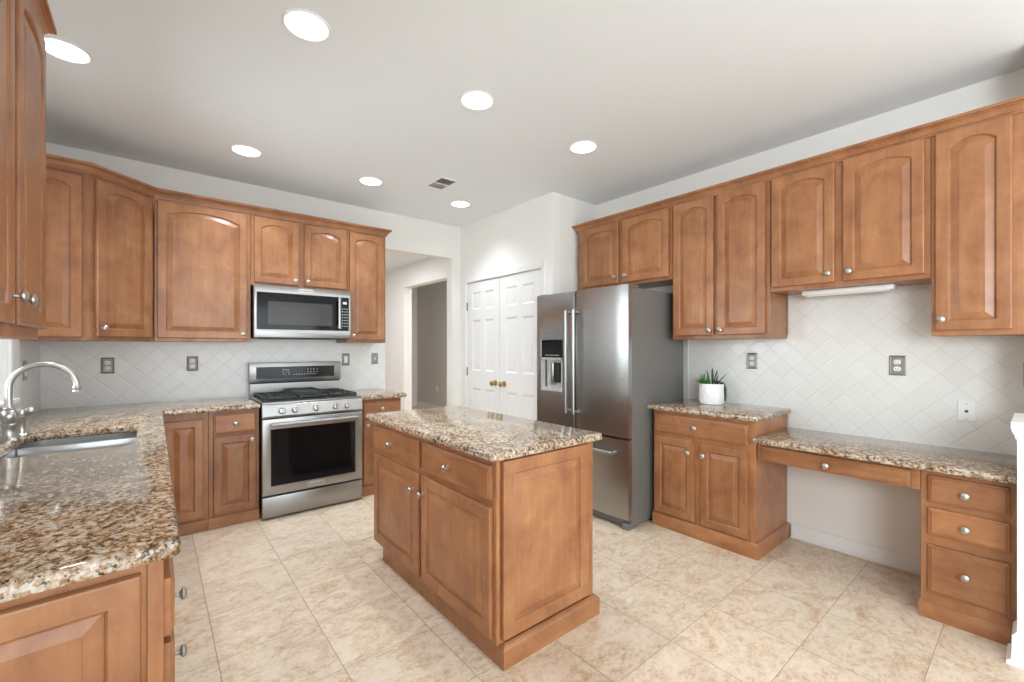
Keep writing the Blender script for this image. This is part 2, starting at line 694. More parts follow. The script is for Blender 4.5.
UP = 'wall cabinets'
LOW = 'base cabinets'
XL, XR, YB, ZC = -0.62, 3.468, 4.44, 2.773
ZT, ZU = 0.902, 0.867       # worktop top and underside

# ------------------------------------------------------------------ the room
struct(MB().box(-0.9, 5.4, -3.7, 9.2, -0.06, 0.0).build('floor', FLOOR, loc=(0, 0, 0)))
struct(MB().box(-0.9, 5.4, -3.7, 9.2, ZC, ZC + 0.08).build('ceiling', CEIL, loc=(0, 0, 0)))
mb = MB()
mb.box(XL - 0.12, 1.905, YB, YB + 0.12, 0, ZC).box(1.905, 2.735, YB, YB + 0.12, 2.388, ZC).box(2.735, XR, YB, YB + 0.12, 0, ZC)
struct(mb.build('wall_back', WALL, loc=(0, 0, 0)))
WY0, WY1, WZ0, WZ1 = 2.38, 3.60, 1.05, 2.15
mb = MB()
mb.box(XL - 0.12, XL, -3.6, -2.7, 0, ZC).box(XL - 0.12, XL, -2.7, -0.8, 0, 0.75).box(XL - 0.12, XL, -2.7, -0.8, 2.15, ZC).box(XL - 0.12, XL, -0.8, WY0, 0, ZC).box(XL - 0.12, XL, WY1, YB, 0, ZC).box(XL - 0.12, XL, WY0, WY1, 0, WZ0).box(XL - 0.12, XL, WY0, WY1, WZ1, ZC)
struct(mb.build('wall_left', WALL, loc=(0, 0, 0)))
struct(MB().box(XR, XR + 0.1, -3.6, YB, 0, ZC).build('wall_right', WALL, loc=(0, 0, 0)))
PX = 2.855
PD0, PD1, PDZ = 3.022, 4.300, 2.087
mb = MB()
mb.box(PX, PX + 0.1, 2.87, PD0, 0, ZC).box(PX, PX + 0.1, PD1, YB, 0, ZC).box(PX, PX + 0.1, PD0, PD1, PDZ, ZC)
struct(mb.build('wall_pantry', WHITEWALL, loc=(0, 0, 0)))
struct(MB().box(PX + 0.1, XR, 2.87, 2.97, 0, ZC).build('wall_alcove', WALL, loc=(0, 0, 0)))
# wall behind the camera with the wide patio glazing
mb = MB()
mb.box(XL - 0.12, -0.2, -3.72, -3.6, 0, ZC).box(3.2, XR + 0.1, -3.72, -3.6, 0, ZC).box(-0.2, 3.2, -3.72, -3.6, 2.32, ZC)
struct(mb.build('wall_front', WALL, loc=(0, 0, 0)))
mb = MB()
for x in (-0.2, 0.93, 2.02, 3.14):
    mb.box(x, x + 0.06, -3.69, -3.63, 0.0, 2.32)
mb.box(-0.14, 3.14, -3.69, -3.63, 2.26, 2.32).box(-0.14, 3.14, -3.69, -3.63, 0.0, 0.07)
struct(mb.build('window_2', TRIM, loc=(0, 0, 0)))
mb = MB()
for y_ in (-2.7, -1.775, -0.85):
    mb.box(XL - 0.09, XL - 0.03, y_, y_ + 0.05, 0.75, 2.15)
mb.box(XL - 0.09, XL - 0.03, -2.65, -0.85, 0.75, 0.80).box(XL - 0.09, XL - 0.03, -2.65, -0.85, 2.10, 2.15)
struct(mb.build('window_3', TRIM, loc=(0, 0, 0)))
# hall and study beyond the doorless opening
HX = 3.40
mb = MB()
mb.box(HX, HX + 0.15, YB + 0.12, 5.3, 0, ZC).box(HX, HX + 0.15, 7.12, 9.1, 0, ZC).box(HX, HX + 0.15, 5.3, 7.12, 2.385, ZC)
struct(mb.build('wall_hall', HALLWALL, loc=(0, 0, 0)))
struct(MB().box(0.5, 5.3, 9.0, 9.1, 0, ZC).build('wall_hall_end', HALLWALL, loc=(0, 0, 0)))
struct(MB().box(0.5, 0.6, YB + 0.12, 9.0, 0, ZC).build('wall_hall_side', HALLWALL, loc=(0, 0, 0)))
struct(MB().box(4.62, 4.72, 4.5, 9.0, 0, ZC).build('wall_study', GREIGE, loc=(0, 0, 0)))
struct(MB().box(4.605, 4.62, 4.6, 9.0, 0, 0.11).build('baseboard_study', TRIM, loc=(0, 0, 0)))
struct(MB().box(HX + 0.1, 4.62, YB + 0.0, YB + 0.12, 0, ZC).build('wall_study_side', GREIGE, loc=(0, 0, 0)))
# wing wall and capped half wall at the end of the desk
struct(MB().box(3.20, XR, -0.08, 0.045, 0, ZC).build('wall_wing', WALL, loc=(0, 0, 0)))
mb = MB().box(2.80, 3.20, -0.08, 0.062, 0, 0.985)
struct(mb.build('wall_half', TRIM, loc=(0, 0, 0)))
mb = MB()
sweep(mb, [(3.20, 0.062), (2.80, 0.062), (2.80, -0.08)], [(0, 0.945), (0.004, 0.945), (0.007, 0.962), (0.014, 0.976), (0.017, 0.992), (0.017, 1.016), (0, 1.016)])
mb.box(2.80, 3.20, -0.08, 0.062, 0.985, 1.016)
struct(mb.build('trim_1', TRIM, loc=(0, 0, 0)))
mb = MB()
sweep(mb, [(2.80, -0.08), (2.80, 0.062), (2.93, 0.062)], [(0, 0), (-0.03, 0), (-0.03, 0.015), (-0.016, 0.022), (-0.014, 0.12), (0, 0.135)])
struct(mb.build('baseboard_half_wall', TRIM, loc=(0, 0, 0)))
# baseboard in the kneehole
struct(MB().box(XR - 0.014, XR, 0.39, 1.115, 0.0, 0.095, 0.003).box(XR - 0.026, XR - 0.014, 0.39, 1.115, 0.0, 0.022, 0.004).build('baseboard_right', TRIM, loc=(0, 0, 0)))
# backsplash tile
TH = 0.010
struct(MB().box(XL, 1.900, YB - TH, YB, 0.88, 1.42).build('backsplash_back', SPLASH_B, loc=(0, 0, 0)))
mb = MB().box(XL, XL + TH, 1.25, YB - TH, 0.88, WZ0 - 0.05).box(XL, XL + TH, WY1 + 0.06, YB - TH, WZ0 - 0.05, 1.42)
struct(mb.build('backsplash_left', SPLASH_L, loc=(0, 0, 0)))
mb = MB().box(XR - TH, XR, 0.046, 1.13, 0.745, 1.72).box(XR - TH, XR, 1.13, 1.872, 0.88, 1.42)
struct(mb.build('backsplash_right', SPLASH_R, loc=(0, 0, 0)))
struct(MB().box(XR - 0.014, XR, 1.873, 1.884, 0.0, 1.42).build('trim_2', TRIM, loc=(0, 0, 0)))

# sink window
mb = MB()
e = 0.055
for a in ((WY0 - e, WY0, WZ0 - 0.05, WZ1 + e), (WY1, WY1 + e, WZ0 - 0.05, WZ1 + e)):
    mb.box(XL, XL + 0.016, *a, 0.002)
mb.box(XL, XL + 0.016, WY0, WY1, WZ1, WZ1 + e, 0.002).box(XL - 0.1, XL + 0.04, WY0 - e, WY1 + e, WZ0 - 0.025, WZ0 - 0.001, 0.003)
for a in ((WY0, WY0 + 0.05, WZ0, WZ1), (WY1 - 0.05, WY1, WZ0, WZ1), (2.965, 3.015, WZ0, WZ1), (WY0 + 0.05, WY1 - 0.05, WZ0, WZ0 + 0.05), (WY0 + 0.05, WY1 - 0.05, WZ1 - 0.05, WZ1)):
    mb.box(XL - 0.09, XL - 0.04, *a)
win = struct(mb.build('window_1', TRIM, loc=(0, 0, 0)))
struct(MB().box(XL - 0.067, XL - 0.062, WY0 + 0.05, WY1 - 0.05, WZ0 + 0.05, WZ1 - 0.05).build('pane', GLASS, win))
struct(MB().box(-9, XL - 0.3, -2, 12, -0.3, -0.25).build('ground', GROUND, loc=(0, 0, 0)))

# pantry double door
CP = 0.058
mb = MB()
mb.box(PX - 0.016, PX, PD0 - CP, PD0, 0, PDZ + CP, 0.003).box(PX - 0.016, PX, PD1, PD1 + CP, 0, PDZ + CP, 0.003).box(PX - 0.016, PX, PD0, PD1, PDZ, PDZ + CP, 0.003)
struct(mb.build('trim_3', TRIM, loc=(0, 0, 0)))


def pantry_leaf(name, y0, y1, knob_y, hinge_y):
    F = f_right(PX)
    holes = []
    st, mid = 0.105, 0.085
    cols = [(y0 + st, (y0 + y1) / 2 - mid / 2), ((y0 + y1) / 2 + mid / 2, y1 - st)]
    rows = [(1.767, 1.965), (1.065, 1.645), (0.21, 0.862)]
    mb = MB()
    rects = []
    for a, b in cols:
        for c, d in rows:
            rects.append([(a, c), (b, c), (b, d), (a, d)])
    mb.prism(F, [(y0, 0.012), (y1, 0.012), (y1, PDZ - 0.005), (y0, PDZ - 0.005)], rects, -0.038, -0.003)
    for rc in rects:
        ls = []
        for e_, w_ in ((0, -0.003), (0.008, -0.008), (0.018, -0.013), (0.022, -0.013), (0.045, -0.006), (0.048, -0.006)):
            ls.append([F(u, v, w_) for u, v in inset(rc, e_)])
        mb.loops(ls, False, True)
    o = struct(mb.build(name, TRIM, loc=(0, 0, 0)))
    k = MB()
    k.lathe([(0.032, 0), (0.032, 0.004), (0.012, 0.008), (0.010, 0.028), (0.022, 0.036), (0.030, 0.050), (0.028, 0.060), (0.016, 0.068), (0.003, 0.070)], F(knob_y, 0.945, -0.003), (-1, 0, 0), 20)
    k.build('door_knob', BRASS, o)
    for z in (1.81, 1.05, 0.28):
        MB().fbox(F, hinge_y - 0.012, hinge_y + 0.012, z - 0.045, z + 0.045, -0.003, 0.001).lathe([(0.007, -0.05), (0.007, 0.05)], F(hinge_y, z, 0.004), (0, 0, 1), 10).build('hinge', PEWTER, o)
    return o


pantry_leaf('door_1', PD0 + 0.003, 3.677, 3.598, PD0 + 0.001)
pantry_leaf('door_2', 3.684, PD1 - 0.003, 3.752, PD1 - 0.001)

# ------------------------------------------------------------------ island
IX0, IX1, IY0, IY1 = 1.090, 1.690, 1.425, 2.690
isl = thing('kitchen_island', 'free-standing wooden island with two doors and two drawers under granite', 'island', ((IX0 + IX1) / 2, (IY0 + IY1) / 2, 0))
MB().box(IX0, IX1, IY0, IY1, 0.098, ZU, 0.002).build('body', WOOD, isl)
F = f_right(IX0)
for d in ((2.078, 2.668, 0.696, 0.838, 2.411, 0.765), (1.446, 2.042, 0.696, 0.838, 1.774, 0.765)):
    add_drawer(isl, F, d, WOODY)
for d in ((2.078, 2.668, 0.122, 0.664, 0.0, 2.128, 0.573), (1.446, 2.042, 0.122, 0.664, 0.0, 2.024, 0.573)):
    add_door(isl, F, d)
F = f_back(IY0)
panel_door(MB(), F, IX0 + 0.022, IX1 - 0.045, 0.118, ZU - 0.008, 0.0, 0.058).build('end_panel', WOOD, isl, smooth=False)
MB().box(IX0 - 0.003, IX0 + 0.015, IY0 - 0.006, IY0 + 0.02, 0.099, ZU - 0.001, 0.003).build('corner_post', WOOD, isl)
MB().box(IX1 - 0.028, IX1 + 0.002, IY0 - 0.006, IY0 + 0.02, 0.099, ZU - 0.001, 0.003).build('corner_post', WOOD, isl)
bprof = [(0, 0), (0.022, 0), (0.022, 0.078), (0.017, 0.086), (0.010, 0.092), (0, 0.097)]
mb = MB()
sweep(mb, [(IX0 + 0.042, 2.62), (IX0 + 0.042, IY0 - 0.003), (IX1 + 0.008, IY0 - 0.003), (IX1 + 0.008, IY1 - 0.03)][::-1], [(-o, z) for o, z in bprof])
mb.box(IX0 + 0.06, IX1, IY0 + 0.02, 2.62, 0.0, 0.098)
mb.build('base_board', WOODX, isl)
poly = [(1.050, 1.392), (1.742, 1.392), (1.742, 2.770), (1.050, 2.770)]
r4 = []
for i, (px, py) in enumerate(poly):
    a0 = (180, 270, 0, 90)[i]
    cx_, cy_ = (px + 0.02 * (1 if px < 1.4 else -1), py + 0.02 * (1 if py < 2 else -1))
    for k in range(5):
        a = R(a0 + 90 * k / 4)
        r4.append((cx_ + 0.02 * math.cos(a), cy_ + 0.02 * math.sin(a)))
XY = lambda u, v, w: Vector((u, v, w))
tag(MB().prism(XY, r4, [], ZU, ZT, 0.013, 0.008).build('island_countertop', GRANITE), 'speckled beige granite slab lying on top of the kitchen island', 'countertop', 'granite worktops')

# ------------------------------------------------------------------ sink run and L-shaped worktop
CE = 0.047
outer = [(XL + TH, YB - TH), (XL + TH, 1.158)]
for k in range(7):
    a = R(-85 + 85 * k / 6)
    outer.append((CE - 0.02 + 0.02 * math.cos(a), 1.212 + 0.02 + 0.02 * math.sin(a)))
outer += [(CE, 3.785), (0.628, 3.785), (0.628, YB - TH)]
SX0, SX1, SY0, SY1 = -0.485, -0.068, 2.545, 3.165
hole = rrect(SX0, SX1, SY0, SY1, 0.085, 7)
tag(MB().prism(XY, outer, [hole], ZU, ZT, 0.012, 0.006).build('granite_worktop', GRANITE), 'L-shaped speckled granite worktop around the sink, running up to the range', 'countertop', 'granite worktops')
tag(MB().prism(XY, [(1.412, YB - TH), (1.412, 3.785), (1.835, 3.785), (1.835, YB - TH)], [], ZU, ZT, 0.012, 0.006).build('granite_worktop', GRANITE),
    'short granite worktop on the narrow cabinet right of the range', 'countertop', 'granite worktops')

BX = 0.016
F = f_left(BX)
dr = cabinet('drawer_cabinet', 'wooden cabinet with panelled end and slim drawers, at the open end of the sink worktop', 'cabinet', F, 1.24, 1.84, 0.09, ZU, 0.61,
             [(1.435, 1.825, 0.11, 0.855, 0, None, None)],
             [(1.250, 1.412, 0.680, 0.810, 1.334, 0.728), (1.250, 1.412, 0.535, 0.664, 1.334, 0.588), (1.250, 1.412, 0.390, 0.519, 1.334, 0.45), (1.250, 1.412, 0.110, 0.374, 1.334, 0.24)],
             WOODY, LOW, body=False, knob=PEWTER)
TILT = math.atan(0.075)
FE = f_diag(0.0, 1.238, TILT)
MB().prism(XY, [(BX, 1.2395), (BX, 1.84), (-0.59, 1.84), (-0.59, 1.238 - 0.59 * 0.075)], [], 0.09, ZU).build('body', WOOD, dr)
panel_door(MB(), FE, -0.57, -0.022, 0.11, 0.845, 0.0, 0.055).build('end_panel', WOOD, dr, smooth=False)
MB().fbox(FE, -0.012, BX + 0.001, 0.09, ZU - 0.001, 0, 0.006, 0.0015).build('corner_post', WOOD, dr)
MB().box(-0.59, BX - 0.03, 1.26, 1.84, 0, 0.09).build('toe_kick', WOODY, dr)
sk = cabinet('sink_cabinet', 'wooden two-door cabinet below the steel sink', 'cabinet', F, 2.36, 3.36, 0.09, 0.62, 0.61,
             [(2.385, 2.850, 0.11, 0.61, 0, 2.80, 0.56), (2.870, 3.335, 0.11, 0.61, 0, 2.92, 0.56)], (), WOODY, LOW)
add_drawer(sk, F, (2.385, 3.335, 0.665, 0.845, None, None), WOODY)
MB().fbox(F, 2.36, 3.36, 0.62, ZU, -0.03, 0).build('face_frame', WOODY, sk)
MB().box(-0.59, BX - 0.03, 2.36, 3.36, 0, 0.09).build('toe_kick', WOODY, sk)
dw = thing('dishwasher', 'steel dishwasher between drawer cabinet and sink cabinet', 'dishwasher', (-0.3, 2.10, 0))
MB().fbox(F, 1.845, 2.355, 0.09, ZU - 0.004, -0.58, 0.0).build('body', GREYSIDE, dw)
dd = MB().fbox(F, 1.85, 2.35, 0.11, ZU - 0.01, 0.001, 0.022, 0.004, 2).build('door', STEEL, dw)
MB().fbox(F, 1.90, 2.30, 0.80, 0.815, 0.0225, 0.027, 0.002).build('handle', STEEL, dd)
MB().box(-0.56, BX - 0.03, 1.85, 2.35, 0.002, 0.09).build('toe_kick', BLACK, dw)

# double-bowl undermount sink
sink = thing('kitchen_sink', 'stainless steel double-bowl sink set under the granite beside the faucet', 'sink', ((SX0 + SX1) / 2, (SY0 + SY1) / 2, 0.66))


def bowl(y0, y1, ztop, depth):
    mb = MB()
    ls = []
    for ins, z in ((0.0, ztop), (0.001, ztop - 0.02), (0.008, ztop - depth + 0.05), (0.022, ztop - depth + 0.014), (0.05, ztop - depth)):
        ls.append([Vector((u, v, z)) for u, v in inset(rrect(SX0 - 0.004, SX1 + 0.004, y0, y1, 0.07, 7), ins)])
    mb.loops(ls, False, True)
    # thickness: an outer skin
    lo = [[Vector((u, v, z)) for u, v in inset(rrect(SX0 - 0.004, SX1 + 0.004, y0, y1, 0.075, 7), -0.002)] for z in (ztop, ztop - depth - 0.002)]
    mb.loops(lo, False, True)
    mb.loops([ls[0], lo[0]], False, False)
    return mb


ymid = 3.000
b1 = bowl(SY0 - 0.004, ymid - 0.012, 0.835, 0.17).build('bowl', SINKST, sink)
b2 = bowl(ymid + 0.012, SY1 + 0.004, 0.835, 0.17).build('bowl', SINKST, sink)
fl = MB()
fl.prism(XY, rrect(SX0 - 0.016, SX1 + 0.016, SY0 - 0.016, SY1 + 0.016, 0.09, 7), [rrect(SX0 - 0.004, SX1 + 0.004, SY0 - 0.004, SY1 + 0.004, 0.082, 7)], 0.832, ZU - 0.0015)
fl.prism(XY, rrect(SX0 - 0.003, SX1 + 0.003, ymid - 0.011, ymid + 0.011, 0.006, 3), [], 0.80, 0.863, 0.006)
fl.build('flange', SINKST, sink)
for b_, yy in ((b1, 2.75), (b2, 3.085)):
    MB().lathe([(0.042, 0), (0.042, 0.003), (0.036, 0.003), (0.03, 0.001), (0.004, 0.001)], ((SX0 + SX1) / 2, yy, 0.665), (0, 0, 1), 20).build('drain', NICKEL, b_)

fc = thing('gooseneck_faucet', 'brushed nickel gooseneck faucet with ball body and side lever, behind the sink', 'faucet', (-0.508, 2.98, ZT))
MB().lathe([(0.0357, 0), (0.0357, 0.006), (0.0274, 0.016), (0.0236, 0.03), (0.0220, 0.05), (0.0236, 0.068), (0.0274, 0.078), (0.0228, 0.084), (0.0251, 0.094), (0.0289, 0.110), (0.0281, 0.124), (0.0228, 0.138), (0.0167, 0.144),
            (0.0182, 0.150), (0.0137, 0.156), (0.0125, 0.175)], (-0.508, 2.98, ZT), (0, 0, 1), 26).build('base', NICKEL, fc)
pts = [(-0.508, 2.98, 1.06), (-0.509, 2.98, 1.10)]
RA = 0.110
for k in range(0, 17):
    a = R(180 - 180 * k / 16)
    pts.append((-0.509 + RA + RA * math.cos(a), 2.98, 1.145 + (RA - 0.004) * math.sin(a)))
pts.append((-0.509 + 2 * RA, 2.98, 1.135))
MB().tube(pts, [0.0125] * len(pts), 14).build('spout', NICKEL, fc)
e0, e1 = Vector(pts[-1]), (Vector(pts[-1]) - Vector(pts[-2])).normalized()
MB().lathe([(0.0125, -0.01), (0.0165, -0.004), (0.0165, 0.004), (0.014, 0.010), (0.016, 0.014), (0.016, 0.018), (0.006, 0.018)], e0, e1, 18).build('aerator', NICKEL, fc)
hp = MB().lathe([(0.030, 0), (0.030, 0.005), (0.022, 0.012), (0.019, 0.03), (0.020, 0.085), (0.024, 0.092), (0.020, 0.098), (0.022, 0.112), (0.018, 0.128), (0.006, 0.134)], (-0.497, 3.15, ZT), (0, 0, 1), 20).build('handle_post', NICKEL, fc)
MB().lathe([(0.012, 0), (0.016, 0.012), (0.011, 0.026), (0.020, 0.036), (0.022, 0.050), (0.017, 0.060), (0.004, 0.063)], (-0.512, 3.15, 1.018), (1, -0.12, 0.05), 16).build('lever', NICKEL, hp)
MB().lathe([(0.004, 0), (0.004, 0.055), (0.007, 0.058), (0.007, 0.066), (0.002, 0.070)], (-0.55, 3.06, ZT + 0.085), (0, 0, 1), 10).tube([(-0.508, 3.0, ZT + 0.10), (-0.55, 3.06, ZT + 0.09)], 0.006, 8).build('lift_rod', NICKEL, fc)

# ------------------------------------------------------------------ range wall, base cabinets
BF = 3.850
F = f_back(BF)
c1 = cabinet('corner_base_cabinet', 'corner base cabinet with one plain door, tucked against the sink run', 'cabinet', F, 0.018, 0.305, 0.085, ZU, 0.58,
             [(0.052, 0.275, 0.103, 0.812, 0, None, None)], (), WOODX, LOW)
MB().box(0.018, 0.305, BF - 0.006, BF + 0.02, 0.0, 0.084).build('base_board', WOODX, c1)
c2 = cabinet('base_cabinet', 'base cabinet with one drawer over one door, just left of the range', 'cabinet', F, 0.307, 0.630, 0.085, ZU, 0.58,
             [(0.336, 0.610, 0.103, 0.672, 0, 0.578, 0.632)], [(0.336, 0.610, 0.690, 0.838, 0.474, 0.764)], WOODX, LOW)
MB().box(0.307, 0.630, BF - 0.006, BF + 0.02, 0.0, 0.084).build('base_board', WOODX, c2)
c3 = cabinet('base_cabinet', 'narrow base cabinet with drawer and door, between range and open doorway', 'cabinet', F, 1.415, 1.805, 0.085, ZU, 0.58,
             [(1.445, 1.780, 0.103, 0.672, 0, 1.475, 0.632)], [(1.445, 1.780, 0.690, 0.845, 1.612, 0.772)], WOODX, LOW)
MB().box(1.415, 1.805, BF - 0.006, BF + 0.02, 0.0, 0.084).build('base_board', WOODX, c3)

# ------------------------------------------------------------------ range
RX0, RX1, RY = 0.638, 1.404, 3.775
rg = thing('gas_range', 'stainless steel gas range with black oven window, between two base cabinets', 'stove', ((RX0 + RX1) / 2, 4.1, 0))
F = f_back(RY)
MB().box(RX0 + 0.003, RX1 - 0.003, RY + 0.03, 4.40, 0.03, 0.885).build('body', BLACK, rg)
for sx in (RX0 + 0.05, RX1 - 0.05):
    for sy in (RY + 0.08, 4.33):
        MB().lathe([(0.018, 0), (0.018, 0.006), (0.012, 0.008), (0.012, 0.032)], (sx, sy, 0), (0, 0, 1), 12).build('foot', BLACK, rg)
MB().fbox(F, RX0, RX1, 0.018, 0.176, -0.03, 0.008, 0.004, 2).build('warming_drawer', STEEL, rg)
dz0, dz1 = 0.190, 0.776
wn0, wn1, wz0, wz1 = 0.697, 1.345, 0.256, 0.695
od = MB()
od.prism(F, [(RX0, dz0), (RX1, dz0), (RX1, dz1), (RX0, dz1)], [[(wn0, wz0), (wn1, wz0), (wn1, wz1), (wn0, wz1)]], -0.03, 0.010, 0.003)
door = od.build('oven_door', STEEL, rg)
MB().fbox(F, wn0 - 0.002, wn1 + 0.002, wz0 - 0.002, wz1 + 0.002, -0.01, 0.004).build('window', OVENG, door)
hb = MB().tube([F(0.69, 0.735, 0.052), F(1.355, 0.735, 0.052)], 0.0135, 16)
for x in (0.715, 1.33):
    hb.fbox(F, x - 0.012, x + 0.012, 0.722, 0.748, 0.008, 0.050, 0.004)
hb.build('handle', STEEL, door)
bdg = MB().fbox(F, 0.957, 1.092, 0.205, 0.240, 0.008, 0.013, 0.0015).build('badge', BADGE, door)


def text_mesh(name, body, size, F, u, v, w, m, parent, sx=1.0):
    cu = bpy.data.curves.new(name + '_curve', 'FONT')
    cu.body = body
    cu.size = size
    cu.align_x, cu.align_y = 'CENTER', 'CENTER'
    cu.extrude = 0.0
    tmp = bpy.data.objects.new('tmp', cu)
    COL.objects.link(tmp)
    bpy.context.view_layer.update()
    me = tmp.to_mesh()
    s = MB()
    s.add([F(u + p.co.x * sx, v + p.co.y, w) for p in me.vertices], [list(f.vertices) for f in me.polygons])
    tmp.to_mesh_clear()
    bpy.data.objects.remove(tmp)
    bpy.data.curves.remove(cu)
    return s.build(name, m, parent, smooth=False)


text_mesh('badge_lettering', 'KitchenAid', 0.027, F, 1.0245, 0.2225, 0.0134, DARKMARK, door)
# slanted control panel with knobs
cp = MB()
prof = [(RY + 0.03, 0.786), (RY - 0.012, 0.786), (RY - 0.020, 0.800), (RY - 0.006, 0.884), (RY + 0.004, 0.894), (RY + 0.05, 0.898)]
cp.loops([[Vector((x, y_, z)) for y_, z in prof] for x in (RX0, RX1)])
ctl = cp.build('control_panel', STEEL, rg)
for x in (0.770, 0.866, 1.022, 1.176, 1.272):
    kb = MB().lathe([(0.028, 0), (0.028, 0.006), (0.023, 0.008), (0.0215, 0.028), (0.018, 0.033), (0.003, 0.034)], (x, RY - 0.014, 0.836), (0, -1, 0.16), 20)
    o = kb.build('burner_knob', NICKEL, ctl)
    MB().box(x - 0.0045, x + 0.0045, RY - 0.052, RY - 0.040, 0.824, 0.858, 0.002).build('grip', NICKEL, o)
# cooktop tray, grates, griddle
ck = MB().box(RX0, RX1, RY - 0.004, 4.335, 0.886, 0.906, 0.006, 2).build('cooktop', STEEL, rg)
MB().box(RX0 + 0.02, RX1 - 0.02, RY + 0.035, 4.315, 0.905, 0.910, 0.002).build('burner_tray', IRON, rg)


def grate(x0, x1):
    g = MB()
    y0, y1, zt = RY + 0.045, 4.305, 0.938
    for y_ in (y0, y1 - 0.014):
        g.box(x0, x1, y_, y_ + 0.014, 0.922, zt, 0.003)
    for x in (x0, x1 - 0.014):
        g.box(x, x + 0.014, y0, y1, 0.922, zt, 0.003)
    for k in (1, 2):
        x = x0 + (x1 - x0) * k / 3
        g.box(x - 0.005, x + 0.005, y0, y1, 0.926, zt, 0.002)
    for k in (1, 2, 3):
        y_ = y0 + (y1 - y0) * k / 4
        g.box(x0, x1, y_ - 0.005, y_ + 0.005, 0.926, zt, 0.002)
    for x in (x0, x1 - 0.014):
        for y_ in (y0, y1 - 0.014):
            g.box(x, x + 0.014, y_, y_ + 0.014, 0.909, 0.924)
    return g.build('grate', IRON, rg)


grate(RX0 + 0.03, RX0 + 0.262)
grate(RX0 + 0.268, RX1 - 0.268)
grate(RX1 - 0.262, RX1 - 0.03)
for bx_, by_, br in ((0.79, 3.95, 0.045), (0.79, 4.2, 0.038), (1.252, 3.95, 0.045), (1.252, 4.2, 0.035)):
    MB().lathe([(br, 0), (br, 0.006), (br * .8, 0.008), (br * .8, 0.013), (br * .3, 0.014)], (bx_, by_, 0.909), (0, 0, 1), 18).build('burner', IRON, rg)
gd = MB().prism(XY, rrect(RX0 + 0.262, RX1 - 0.262, RY + 0.13, 4.30, 0.02, 4), [], 0.938, 0.952, 0.004)
for a in ((RX0 + 0.262, RX1 - 0.262, RY + 0.13, RY + 0.142), (RX0 + 0.262, RX1 - 0.262, 4.288, 4.30), (RX0 + 0.262, RX0 + 0.274, RY + 0.13, 4.30), (RX1 - 0.274, RX1 - 0.262, RY + 0.13, 4.30)):
    gd.box(*a, 0.945, 0.962, 0.003)
gd.build('griddle', IRON, rg)
# backguard with display
bg = MB()
bg.box(RX0 + 0.004, RX1 - 0.004, 4.345, 4.40, 0.90, 1.012, 0.002)
bgd = bg.build('backguard', STEEL, rg)
FB = f_back(4.335)
hd = MB().fbox(FB, RX0 - 0.003, RX1 + 0.003, 1.022, 1.196, -0.07, 0.0, 0.006, 2).build('control_head', STEEL, rg)
MB().box(RX0 + 0.006, RX1 - 0.006, 4.352, 4.395, 1.010, 1.024).build('shadow_gap', BLACK, rg)
dsp = MB().fbox(FB, 0.688, 1.345, 1.055, 1.158, -0.002, 0.0025, 0.001).mat(1)
mk = dsp
for k, (gx, gz) in enumerate([(0.90, 1.13), (0.915, 1.13), (0.93, 1.13), (0.945, 1.13), (0.90, 1.11), (0.93, 1.11), (0.945, 1.11), (0.90, 1.09), (0.915, 1.09), (0.945, 1.09)]):
    mk.fbox(FB, gx - 0.004, gx + 0.004, gz - 0.003, gz + 0.003, 0.0025, 0.003)
for k in range(9):
    mk.fbox(FB, 0.985 + k * 0.022, 0.995 + k * 0.022, 1.083, 1.088, 0.0025, 0.003)
for gx in (1.105, 1.13, 1.155, 1.185):
    for gz in (1.105, 1.13):
        mk.fbox(FB, gx, gx + 0.006, gz - 0.004, gz + 0.004, 0.0025, 0.003)
mk.build('display', [BLACKG, MARK], hd)

# ------------------------------------------------------------------ microwave
F = f_back(4.02)
mw = thing('microwave', 'stainless over-the-range microwave with black glass door and bar handle', 'microwave', (1.01, 4.2, 1.405))
MB().box(0.624, 1.394, 4.05, YB - TH - 0.001, 1.408, 1.838, 0.003).build('body', BLACK, mw)
mf = MB().prism(F, [(0.622, 1.412), (1.397, 1.412), (1.397, 1.840), (0.622, 1.840)], [[(0.643, 1.482), (1.378, 1.482), (1.378, 1.782), (0.643, 1.782)]], -0.03, 0.0, 0.004).build('front_frame', STEEL, mw)
md = MB().fbox(F, 0.6435, 1.262, 1.4825, 1.7815, -0.02, -0.001, 0.001).build('door', BLACKG, mw)
MB().fbox(F, 0.722, 1.232, 1.520, 1.712, -0.002, 0.0002).build('window', MWGLASS, md)
hm = MB().tube([F(1.283, 1.500, 0.042), F(1.283, 1.785, 0.042)], 0.012, 16)
for z in (1.515, 1.770):
    hm.fbox(F, 1.274, 1.292, z - 0.012, z + 0.012, -0.001, 0.040, 0.003)
hm.build('handle', STEEL, md)
mp = MB().fbox(F, 1.2625, 1.3775, 1.4825, 1.7815, -0.02, -0.0015, 0.001).mat(1)
mk = mp.fbox(F, 1.325, 1.358, 1.722, 1.742, -0.0016, -0.001)
for r_ in range(7):
    for c_ in range(3):
        mk.fbox(F, 1.318 + c_ * 0.020, 1.326 + c_ * 0.020, 1.520 + r_ * 0.026, 1.527 + r_ * 0.026, -0.0016, -0.001)
mk.build('keypad', [BLACKG, MARK], mw)
MB().fbox(F, 0.949, 1.070, 1.798, 1.832, -0.001, 0.004, 0.0015).build('badge', BADGE, mf)
text_mesh('badge_lettering', 'KitchenAid', 0.025, F, 1.0095, 1.815, 0.0044, DARKMARK, mf)
MB().box(0.70, 1.32, 4.10, 4.38, 1.403, 1.409).build('vent_grille', BLACK, mw)

# ------------------------------------------------------------------ wall cabinets, range wall
AR = 0.034
UF = 4.11
